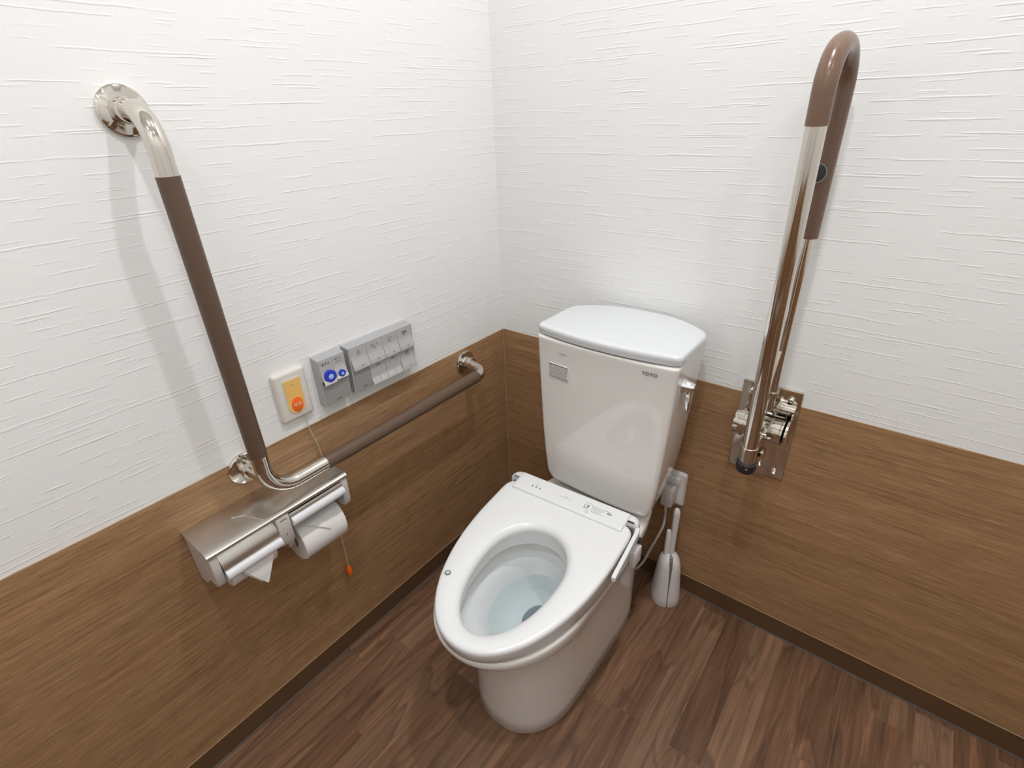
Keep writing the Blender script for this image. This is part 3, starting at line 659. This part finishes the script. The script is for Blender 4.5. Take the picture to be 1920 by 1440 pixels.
# printed marks on the cover
def ubar(l0, l1, s0, s1, bm, h=.0070):
    b_loft(bm, [[sw(l0, s0, z), sw(l1, s0, z), sw(l1, s1, z), sw(l0, s1, z)] for z in (h - .0010, h)])
bm = bmesh.new()
for l in (-.105, -.094, -.083): ubar(l - .0022, l + .0022, .0295, .0335, bm)
ubar(.046, .0475, .020, .034, bm); ubar(.046, .058, .032, .0335, bm); ubar(.053, .058, .021, .029, bm)
from_bm('print', bm, plate, M['inkm'], smooth=False)
bm = bmesh.new(); rs = random.Random(5)
for r, (a, b) in enumerate(((.044, .062), (.064, .100), (.066, .098), (.066, .095), (.066, .092), (.070, .104))):
    x = a; s0 = .0145 + r * .0045
    while x < b: w = rs.uniform(.003, .008); ubar(x, min(x + w, b), s0, s0 + .0013, bm); x += w + .0015
for k in range(7): ubar(-.022 + k * .0045, -.0195 + k * .0045, .028, .0296, bm)
ubar(-.012, -.004, .0235, .0248, bm)
for l, s in ((.060, .043),):
    ring_o = [sw(l + .0042 * math.cos(2 * PI * k / 16), s + .0042 * math.sin(2 * PI * k / 16), .0069) for k in range(16)]
    ring_i = [sw(l + .0030 * math.cos(2 * PI * k / 16), s + .0030 * math.sin(2 * PI * k / 16), .0069) for k in range(16)]
    b_loft(bm, [ring_o, ring_i], False, False)
from_bm('print', bm, plate, M['inkl'], smooth=False)
bm = bmesh.new(); ubar(.106, .118, .0225, .0265, bm); from_bm('print', bm, plate, M['inkm'], smooth=False)
bm = bmesh.new(); ubar(-.098, -.090, .0235, .0250, bm); ubar(.100, .116, .0175, .019, bm); from_bm('print', bm, plate, M['inkl'], smooth=False)
# nozzle shutter seen under the seat
box('nozzle_shutter', (.462, -.4395, .440), (.502, -.4330, .466), toilet, M['seat'], .0015, 2)
box('nozzle_slot', (.449, -.4420, .4535), (.459, -.4400, .4550), toilet, M['inkm'])
# slim side arm on the right of the seat
def arm_ring(s, l0, l1, dz0, dz1):
    return [sw(l0, s, dz0), sw(l1, s, dz0), sw(l1, s, dz1), sw(l0, s, dz1)]
bm = bmesh.new(); b_loft(bm, [arm_ring(s, a, a + .0095, z0, z0 + h) for s, a, z0, h in ((.012, .1775, -.024, .016), (.03, .1815, -.026, .018), (.10, .185, -.026, .017), (.16, .1875, -.026, .016), (.170, .1880, -.024, .013))])
bmesh.ops.bevel(bm, geom=bm.edges[:], offset=.0015, segments=2, affect='EDGES'); from_bm('side_arm', bm, toilet, M['seat'])
# hose and connector under the unit on the right, supply pipe on the left
box('connector', (.655, -.345, .375), (.670, -.305, .425), toilet, M['brushp'], .004, 2)
box('connector_gasket', (.652, -.312, .428), (.664, -.300, .442), toilet, M['rubber'], .002, 2)
tube('supply_hose', fillet([(.30, T_, .40), (.30, -.10, .40), (.33, -.16, .44), (.36, -.19, .47)], [.03, .03], 6), .007, toilet, M['brushp'], 12)

# ------------------------------------------------------------------ wall outlet, plug and cable
ot = thing('electrical_outlet', 'white wall socket low on the back wall behind the tank edge', 'electrical outlet', (.63, 0, .385))
def xz_round(x0, x1, z0, z1, r, n=5):
    return [(a, b) for a, b in yz_round(x0, x1, z0, z1, r, n)]
loft('socket_plate', [[(x, y, z) for x, z in xz_round(.592 + i, .664 - i, .330 + i, .446 - i, .008)] for y, i in ((T_, 0), (-.005, 0), (-.009, .002), (-.011, .005))], ot, M['outlet'])
box('socket_hood', (.602, -.024, .408), (.650, -.010, .436), ot, M['outlet'], .005, 3)
pg = thing('power_plug', 'grey-white plug with cable running from the socket down behind the toilet', 'power plug', (.628, -.02, .37))
box('plug_body', (.610, -.052, .345), (.644, -.011, .408), pg, M['greyp'], .004, 2)
lathe('strain_relief', [(.008, 0), (.007, -.012), (.005, -.026)], (.624, -.034, .347), (0, 0, 1), pg, M['greyp'], 16)
pts = [(.624, -.034, .325), (.627, -.040, .300), (.630, -.055, .275), (.622, -.075, .235), (.610, -.090, .190), (.602, -.105, .155), (.588, -.118, .128), (.570, -.124, .116), (.545, -.12, .112)]
def smooth_path(p, n=6):
    P = [Vector(q) for q in p]; P = [P[0] * 2 - P[1]] + P + [P[-1] * 2 - P[-2]]; out = []
    for i in range(1, len(P) - 2):
        for k in range(n):
            t = k / n; a, b, c, d = P[i - 1:i + 3]
            out.append(.5 * ((2 * b) + (c - a) * t + (2 * a - 5 * b + 4 * c - d) * t * t + (3 * b - a - 3 * c + d) * t ** 3))
    out.append(P[-2]); return out
tube('cable', smooth_path(pts), .0042, pg, M['cable'], 12)

# ------------------------------------------------------------------ toilet brush
tb = thing('toilet_brush', 'white toilet brush in a tall closed holder on the floor against the back wall', 'toilet brush', (.668, -.052, 0))
ang = math.radians(30)
def bl(x, y, z):  # local -> world, rotated holder
    c, s = math.cos(ang), math.sin(ang); return (.664 + x * c - y * s, -.056 + x * s + y * c, z)
def half(sgn, name):
    rings = []
    H = [(0, .0425, .046), (.003, .0440, .0475), (.03, .0425, .0455), (.08, .038, .041), (.12, .0345, .037), (.145, .0320, .034), (.162, .0285, .030), (.174, .022, .024), (.181, .014, .016), (.184, .006, .008)]
    for z, hx, hy in H:
        ring = []
        gap = .0012 + .0045 * max(0, (z - .07) / .11)
        gap = min(gap, hx * .5)
        x0 = gap; x1 = hx + .001
        # rounded outer side, flat inner side
        pr = []
        for k in range(13):
            a = -PI / 2 + PI * k / 12
            pr.append((x0 + (x1 - x0) * (math.cos(a) ** .80 if math.cos(a) > 1e-6 else 0), hy * math.copysign(abs(math.sin(a)) ** .85, math.sin(a))))
        for x, y in pr: ring.append(bl(sgn * x, y, z))
        rings.append(ring)
    return loft(name, rings, tb, M['brushp'], ang=50)
half(-1, 'holder_shell'); half(1, 'holder_shell')
loft('holder_core', [[bl(x, y, z) for x, y in ((-.012, -.030 * s), (.012, -.030 * s), (.012, .030 * s), (-.012, .030 * s))] for z, s in ((.004, 1), (.10, .95), (.165, .6))], tb, M['seatgrey'])
def bar_ring(c, w, d, n=12):
    return [bl(c[0] + w * sg(math.cos(2 * PI * k / n), .6), c[1] + d * sg(math.sin(2 * PI * k / n), .6), c[2]) for k in range(n)]
loft('handle', [bar_ring((.002, .004, z), w, d) for z, w, d in ((.12, .0070, .008), (.20, .0085, .008), (.26, .0085, .0085), (.30, .0090, .0085), (.335, .0095, .009), (.348, .0085, .008), (.354, .005, .005))], tb, M['brushp'], ang=50)
loft('handle_cradle', [bar_ring((-.012, .006, z), w, d) for z, w, d in ((.15, .0085, .010), (.20, .0080, .010), (.262, .0070, .009), (.268, .005, .007))], tb, M['brushp'], ang=50)
